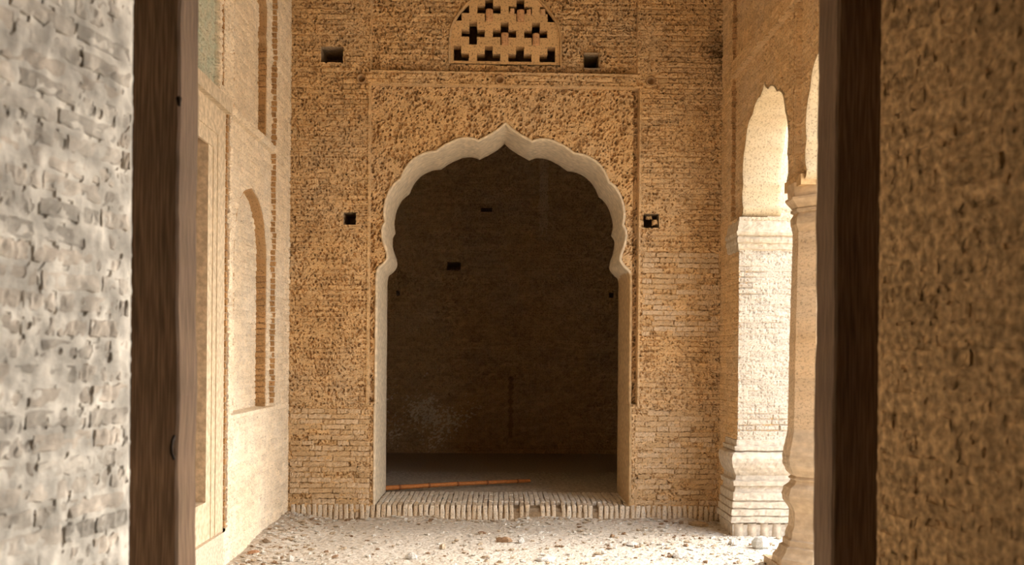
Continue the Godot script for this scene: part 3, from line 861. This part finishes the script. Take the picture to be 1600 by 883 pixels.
func moulding(parent: Node, prof: Array, z: float, called: String, col: Color) -> void:
	var g := Geo.new()
	var rows := []; var cols := []
	for k in prof.size() - 1:
		var steps := maxi(1, int(Vector2(prof[k + 1][0] - prof[k][0], prof[k + 1][1] - prof[k][1]).length() / 0.012))
		for s in steps + (1 if k == prof.size() - 2 else 0):
			var y := lerpf(prof[k][0], prof[k + 1][0], float(s) / steps); var d := lerpf(prof[k][1], prof[k + 1][1], float(s) / steps)
			var r := PackedVector3Array(); var c := PackedColorArray()
			var path := []
			for a in 24: path.append([XR - 0.6 * d, lerpf(-8.62, z + d, a / 24.0)])
			for a in 81: path.append([lerpf(XR - 0.6 * d, 3.4, a / 80.0), z + d])
			for p: Array in path:
				var e := 0.006 * nb.get_noise_3d(p[0] * 1.2, y * 1.2, p[1] * 1.2) + 0.002 * nc.get_noise_3d(p[0], y, p[1])
				r.append(Vector3(p[0] - e * 0.7, y + 0.004 * nb.get_noise_2d(p[0] * 0.5, p[1] * 0.5 + y), p[1] + e))
				var t := tint(col, 0.5, p[0] + p[1], y, 33, Color(0.70, 0.62, 0.52), 0.8)
				t.a = 1.0
				c.append(t)
			rows.append(r); cols.append(c)
	g.grid(rows, cols)
	add(g.mesh(M.plaster), called, parent)

func ground_height(x: float, z: float) -> float:
	var h := 0.010 * na.get_noise_2d(x * 1.6, z * 1.6) + 0.005 * nb.get_noise_2d(x * 0.7, z * 0.7)
	h += 0.065 * clampf(1.0 - (x - XL) / 0.38, 0.0, 1.0) * clampf((-z - 6.9) / 1.2, 0.2, 1.0)
	h += 0.030 * clampf(1.0 - (z - ZF) / 0.22, 0.0, 1.0) * clampf(0.5 + 1.6 * na.get_noise_2d(x * 1.3 + 9.0, 2.0), 0.0, 1.0)
	return h - 0.006

func build_floor() -> void:
	var f := root("floor", "dusty pale earth floor strewn with rubble in the hall", "floor", "structure")
	var shape := func(u: float, v: float) -> Color:
		var h := ground_height(u, -v) + 0.003 * nb.get_noise_2d(u * 2.2, v * 2.2) + 0.002 * nc.get_noise_2d(u, v)
		var t := nb.get_noise_2d(u * 1.1, v * 1.1)
		var c := DUST.lerp(Color(0.62, 0.53, 0.42), clampf(0.05 + 0.4 * na.get_noise_2d(u * 1.4, v * 1.4 + 40.0) + 0.25 * t, 0.0, 0.7))
		# brown crumbled earth heaped along the walls
		var heap := maxf(1.0 - (u - XL) / 0.42, 1.0 - (-ZF - v) / 0.20) + 0.9 * t + 0.5 * na.get_noise_2d(u * 3.0, v * 3.0)
		if heap > 0.62: c = Color(0.50, 0.39, 0.28).lerp(c, 0.25 + 0.3 * absf(nc.get_noise_2d(u * 0.5, v * 0.5)))
		c.a = h
		return c
	add(sheet(XL - 0.05, 2.62, 6.2, 8.95, 0.0115, 0.0125, shape, Vector3.ZERO, Vector3.RIGHT, Vector3.FORWARD, Vector3.UP, M.dust), "earth", f)
	slab(f, "bed", Vector3(-2.6, -0.3, ZF), Vector3(XO, -0.045, 3.2), M.dust, DUST)
	slab(f, "earth", Vector3(-2.6, -0.1, -6.21), Vector3(XO, -0.004, 3.2), M.dust, DUST)

func build_doorway() -> void:
	var d := root("door_2", "old dark wooden door frame around the view into the hall", "door frame", "structure")
	post(d, "jamb", -0.888, -0.768, 3)
	post(d, "jamb", 0.833, 0.955, 8)
	slab(d, "head", Vector3(-0.93, 2.5, -2.655), Vector3(0.99, 2.64, -2.5), M.wood, Color(0.26, 0.175, 0.115))
	slab(d, "threshold", Vector3(-0.93, -0.02, -2.655), Vector3(0.99, 0.07, -2.5), M.wood, Color(0.26, 0.175, 0.115))
	# iron staple on the inner edge of the near jamb
	var g := Geo.new()
	tube(g, [Vector3(-0.775, 1.205, -2.499), Vector3(-0.776, 1.195, -2.486), Vector3(-0.777, 1.18, -2.482), Vector3(-0.777, 1.165, -2.484), Vector3(-0.776, 1.15, -2.499)], [0.004, 0.004, 0.0045, 0.004, 0.004], 8, Color(0.5, 0.45, 0.4))
	add(g.mesh(M.iron, true), "staple", d)
	g = Geo.new()
	tube(g, [Vector3(-0.772, 2.02, -2.502), Vector3(-0.768, 2.015, -2.488), Vector3(-0.765, 2.0, -2.48)], [0.008, 0.006, 0.004], 8, Color(0.3, 0.25, 0.2))
	add(g.mesh(M.iron, true), "nail", d)

func post(parent: Node, called: String, x0: float, x1: float, s: int) -> void:
	var g := Geo.new()
	var rows := []; var cols := []
	var y := -0.02
	var z0 := -2.655; var z1 := -2.5
	while y < 2.52:
		var r := PackedVector3Array(); var c := PackedColorArray()
		var b := 0.006
		for p: Vector2 in [Vector2(x0, z1 - b), Vector2(x0 + b, z1), Vector2(lerpf(x0, x1, 0.35), z1), Vector2(lerpf(x0, x1, 0.7), z1), Vector2(x1 - b, z1), Vector2(x1, z1 - b), Vector2(x1, lerpf(z1, z0, 0.3)), Vector2(x1, lerpf(z1, z0, 0.65)), Vector2(x1, z0 + b), Vector2(x1 - b, z0), Vector2(x0 + b, z0), Vector2(x0, z0 + b), Vector2(x0, lerpf(z0, z1, 0.5))]:
			var e := Vector2(na.get_noise_2d(y * 2.0 + s, p.x), na.get_noise_2d(y * 2.0 - s, p.y * 3.0)) * 0.006 + Vector2(nb.get_noise_2d(y * 0.9 + s, p.x * 2.0), nb.get_noise_2d(y * 0.9, p.y * 2.0)) * 0.0018
			r.append(Vector3(p.x + e.x, y, p.y + e.y))
			var k := 0.9 + 0.35 * na.get_noise_2d(p.x * 6.0 + p.y * 6.0, y * 1.1 + s)
			c.append(Color(0.235, 0.155, 0.10) * k)
		rows.append(r); cols.append(c)
		y += 0.03
	g.grid(rows, cols, true)
	add(g.mesh(M.wood), called, parent)

func tube(g: Geo, pts: Array, rad: Array, sides: int, col: Color) -> void:
	var rows := []; var cols := []
	for k in pts.size():
		var t: Vector3 = (pts[mini(k + 1, pts.size() - 1)] - pts[maxi(k - 1, 0)]).normalized()
		var a := t.cross(Vector3(0.3, 0.9, 0.2)).normalized(); var b := t.cross(a)
		var r := PackedVector3Array(); var c := PackedColorArray()
		for s in sides:
			var q := TAU * s / sides
			r.append(pts[k] + (a * cos(q) + b * sin(q)) * rad[k]); c.append(col)
		rows.append(r); cols.append(c)
	g.grid(rows, cols, true)
	for e in [0, rows.size() - 1]:
		for k in sides: g.tri(pts[e], rows[e][k], rows[e][(k + 1) % sides], col)

func build_passage() -> void:
	var ang := deg_to_rad(12.0)
	for side in 2:
		var left := side == 0
		var w := root("wall_passage_left" if left else "wall_passage_right", "lime-smeared pale brick wall beside the left doorpost" if left else "shadowed brown brick wall beside the right doorpost", "wall", "structure")
		var N := Vector3(cos(ang) * (1.0 if left else -1.0), 0, sin(ang))
		var U := Vector3.UP.cross(N)
		var edge := Vector3(-0.812 if left else 0.868, 0, -2.3)       # corner next to the frame
		var o := edge - U * (2.7 if left else 0.0)                    # u runs along U from o
		var far_u := 2.7
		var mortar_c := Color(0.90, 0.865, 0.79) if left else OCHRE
		var mm: Material = M.wash if left else M.mud
		# wall body
		var g := Geo.new()
		var A := o; var B := o + U * far_u
		for q in 1:
			var k := -N * 0.35
			g.quad(A, A + Vector3.UP * 2.62, B + Vector3.UP * 2.62, B, mortar_c)
			g.quad(A + k, B + k, B + k + Vector3.UP * 2.62, A + k + Vector3.UP * 2.62, mortar_c)
			g.quad(A, A + k, A + k + Vector3.UP * 2.62, A + Vector3.UP * 2.62, mortar_c)
			g.quad(B, B + Vector3.UP * 2.62, B + k + Vector3.UP * 2.62, B + k, mortar_c)
			g.quad(A + Vector3.UP * 2.62, A + k + Vector3.UP * 2.62, B + k + Vector3.UP * 2.62, B + Vector3.UP * 2.62, mortar_c)
		var surf := func(u: float, v: float) -> Color:
			var c := mortar_c * (1.0 + 0.12 * na.get_noise_2d(u * 3.0, v * 3.0 + side * 50.0))
			c.a = 0.004 + 0.004 * nb.get_noise_2d(u * 0.9 + side * 9.0, v * 0.9) + 0.001 * nc.get_noise_2d(u * 0.4, v * 0.4)
			c.a -= 0.016 * pit_at(u * 0.7, v * 0.7 + side * 5.0, 0.34)
			if u < 0.012 or u > far_u - 0.012: c.a = 0.004 * nb.get_noise_2d(v * 2.0, side)
			return c
		add(g.mesh(mm), "core", w)
		add(sheet(far_u - 1.0 if left else 0.0, far_u if left else 1.0, 0.0, 2.62, 0.008, 0.008, surf, o, U, Vector3.UP, N, mm), "mortar", w)
		# bricks in rows
		var kinds := []
		for k in 12:
			var t := 0.82 + 0.03 * k
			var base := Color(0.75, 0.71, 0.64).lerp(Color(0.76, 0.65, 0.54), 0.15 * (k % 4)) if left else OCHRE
			kinds.append(brick_mesh(0.19, 0.040, 0.012, 400 + k + side * 20, Color(base.r * t, base.g * t, base.b * t), mm, 0.004, 9, 3))
		rng.seed = 33 + side
		var rest := Geo.new()
		var count := 0
		var row := 0
		var y := 0.03
		while y < 2.6:
			var u := -rng.randf() * 0.2
			while u < far_u:
				var long := 0.2 if rng.randf() < 0.65 else 0.105
				var a := maxf(u, 0.012); var b := minf(u + long, far_u - 0.012)
				var near := far_u - u if left else u
				if b - a > 0.03 and near < 0.95 and rng.randf() > 0.05:
					var tr := Transform3D(Basis(U, Vector3.UP, N), o + U * ((a + b) / 2.0) + Vector3.UP * (y + rng.randf_range(-0.003, 0.003)) + N * rng.randf_range(-0.010, -0.006))
					tr.basis = tr.basis * Basis(Vector3.BACK, rng.randf_range(-0.03, 0.03)) * Basis(Vector3.RIGHT, rng.randf_range(-0.03, 0.03)) * Basis.from_scale(Vector3((b - a - 0.008) / 0.19, 1, 1))
					var kind: ArrayMesh = kinds[rng.randi() % 12]
					if y > 0.86 and y < 2.3 and count < 298 and near < 0.8:
						var m := add(kind, "brick", w)
						m.transform = tr
						count += 1
					else:
						var arr := kind.surface_get_arrays(0)
						var n := rest.v.size()
						for p: Vector3 in arr[Mesh.ARRAY_VERTEX]: rest.v.append(tr * p)
						rest.c.append_array(arr[Mesh.ARRAY_COLOR])
						for p: int in arr[Mesh.ARRAY_INDEX]: rest.i.append(p + n)
				u += long
			y += 0.046; row += 1
		add(rest.mesh(mm), "brick_rows", w, "stuff")
	var l := root("wall_lintel", "masonry over the passage, above the view", "wall", "structure")
	slab(l, "masonry", Vector3(-1.7, 2.62, -2.3), Vector3(1.7, CEIL, 0.3), M.mortar, OCHRE_GREY)

func pebble(s: int, size: Vector3, col: Color, sharp := 0.25) -> ArrayMesh:
	var g := Geo.new()
	var rows := []; var cols := []
	for b in 6:
		var th := PI * (b / 5.0) - PI / 2.0
		var r := PackedVector3Array(); var c := PackedColorArray()
		for a in 8:
			var ph := -TAU * a / 8.0
			var d := Vector3(cos(th) * cos(ph), sin(th), cos(th) * sin(ph))
			var k := 1.0 + sharp * nb.get_noise_3d(d.x * 0.07 + s * 1.3, d.y * 0.07, d.z * 0.07 + s * 0.7) * 2.0
			r.append(d * size * 0.5 * k); c.append(col)
		rows.append(r); cols.append(c)
	g.grid(rows, cols, true)
	return g.mesh(M.stone)

func build_small_things() -> void:
	# bamboo pole on the floor of the inner room
	var a := Vector3(-1.32, 0.152, -9.60); var b := Vector3(0.356, 0.152, -10.442)
	a = b + (Vector3(-0.93, 0.152, -9.83) - b) * 1.25
	var pole := root("bamboo_pole", "orange-brown bamboo pole lying on the dark floor behind the brick sill", "pole", "", "", b)
	var g := Geo.new()
	var pts := []; var rad := []
	var joints := []
	for k in 41:
		var t := k / 40.0
		pts.append((a - b) * t + Vector3(0, 0.006 * sin(t * PI), 0)); rad.append(lerpf(0.017, 0.024, t))
	tube(g, pts, rad, 10, Color(0.72, 0.27, 0.075))
	add(g.mesh(M.bamboo, true), "stem", pole)
	for t: float in [0.08, 0.27, 0.45, 0.62, 0.79, 0.93]:
		g = Geo.new()
		var q := (a - b).normalized(); var p: Vector3 = (a - b) * t + Vector3(0, 0.006 * sin(t * PI), 0); var r := lerpf(0.017, 0.024, t)
		tube(g, [p - q * 0.012, p - q * 0.004, p + q * 0.004, p + q * 0.012], [r, r + 0.004, r + 0.004, r], 10, Color(0.36, 0.13, 0.045))
		add(g.mesh(M.bamboo, true), "node_ring", pole)
	# stones one can pick out
	var white := Color(0.74, 0.72, 0.68); var tan := Color(0.60, 0.50, 0.38); var red := Color(0.50, 0.28, 0.16)
	var stones := [
		["stone", "large rounded pale grey stone at the foot of the sunlit pier", Vector3(1.99, 0.055, -7.60), Vector3(0.14, 0.115, 0.12), Color(0.72, 0.73, 0.70), 0.10],
		["stone", "small white stone left of the large rounded one by the pier", Vector3(1.80, 0.015, -7.72), Vector3(0.06, 0.05, 0.05), white, 0.3],
		["stone", "white cube-like stone on the bare floor near the side wall", Vector3(-1.405, 0.02, -7.08), Vector3(0.055, 0.055, 0.06), white, 0.25],
		["brick_chip", "reddish brick chip against the foot of the pale side wall", Vector3(-1.70, 0.03, -7.27), Vector3(0.09, 0.03, 0.06), red, 0.3],
		["brick_chip", "dark thin chip by the side wall, farther than the reddish one", Vector3(-1.69, 0.035, -7.62), Vector3(0.10, 0.025, 0.05), Color(0.30, 0.22, 0.15), 0.3],
		["stone", "pale wedge-shaped chip in the foreground beneath the arch's left jamb", Vector3(-0.575, 0.02, -7.14), Vector3(0.09, 0.05, 0.06), white, 0.35],
		["brick_chip", "brown pointed chip with pale tip, midway between chip and sill", Vector3(-0.38, 0.02, -7.55), Vector3(0.07, 0.04, 0.05), tan, 0.4],
		["brick_chip", "large brown triangular chip lying in front of the broken sill bricks", Vector3(0.07, 0.022, -7.84), Vector3(0.12, 0.05, 0.08), Color(0.44, 0.29, 0.18), 0.35],
		["stone", "pale chip touching the large brown triangular chip", Vector3(0.205, 0.02, -7.80), Vector3(0.06, 0.05, 0.05), white, 0.3],
		["brick_chip", "dark flat chip close below the sill, left of centre", Vector3(-0.10, 0.015, -8.20), Vector3(0.08, 0.03, 0.06), Color(0.34, 0.21, 0.13), 0.3],
		["stone", "broad white flake on the foreground floor right of centre", Vector3(0.36, 0.012, -7.14), Vector3(0.15, 0.035, 0.09), white, 0.3],
		["stone", "broad pale flake on the floor right of the arch", Vector3(1.03, 0.012, -7.72), Vector3(0.14, 0.03, 0.10), white, 0.3],
		["stone", "white lump on the foreground floor near the arcade", Vector3(1.31, 0.015, -7.25), Vector3(0.11, 0.045, 0.08), white, 0.3],
		["brick_chip", "small dark chip on the floor below the arch's right jamb", Vector3(0.93, 0.015, -8.05), Vector3(0.05, 0.03, 0.04), Color(0.36, 0.24, 0.15), 0.3],
		["brick_chip", "loose brown piece lying where the far wall meets the arcade", Vector3(1.72, 0.03, -8.62), Vector3(0.17, 0.05, 0.09), Color(0.52, 0.37, 0.21), 0.25]]
	var k := 0
	for s: Array in stones:
		var o := add(pebble(k * 3 + 1, s[3], s[4], s[5]), s[0])
		var p: Vector3 = s[2]
		o.position = Vector3(p.x, ground_height(p.x, p.z) + s[3].y * 0.32, p.z)
		o.rotation.y = k * 1.3
		tag(o, s[1], "stone" if s[0] == "stone" else "brick chip", "", "loose stones on the hall floor")
		k += 1
	# countless crumbs
	rng.seed = 2024
	var mm := MultiMesh.new()
	mm.transform_format = MultiMesh.TRANSFORM_3D; mm.use_colors = true
	mm.mesh = pebble(5, Vector3.ONE, Color.WHITE, 0.35)
	mm.instance_count = 3600
	for q in 3600:
		var x := rng.randf_range(XL + 0.02, 2.5); var z := rng.randf_range(-8.86, -6.3)
		if q % 3 == 0: 
			x = XL + 0.02 + absf(rng.randfn(0.0, 0.25)) if q % 2 else rng.randf_range(XL, XR); z = z if q % 2 else ZF + absf(rng.randfn(0.03, 0.12)) + 0.02
		elif q % 3 == 1: x = rng.randf_range(-0.3, 2.2)
		var sz := 0.006 + 0.034 * pow(rng.randf(), 4.0)
		var bs := Basis(Vector3.UP, rng.randf() * TAU) * Basis.from_scale(Vector3(sz * rng.randf_range(0.8, 1.8), sz * rng.randf_range(0.4, 0.8), sz))
		mm.set_instance_transform(q, Transform3D(bs, Vector3(x, ground_height(x, z) + sz * 0.15, z)))
		var pick := rng.randf()
		mm.set_instance_color(q, Color(0.82, 0.78, 0.71) if pick < 0.6 else (Color(0.60, 0.49, 0.36) if pick < 0.9 else Color(0.36, 0.24, 0.15)))
	var mi := MultiMeshInstance3D.new()
	mi.multimesh = mm; mi.name = "rubble"
	add_child(mi, true)
	tag(mi, "small crumbs of brick and plaster scattered over the hall floor", "rubble", "stuff")
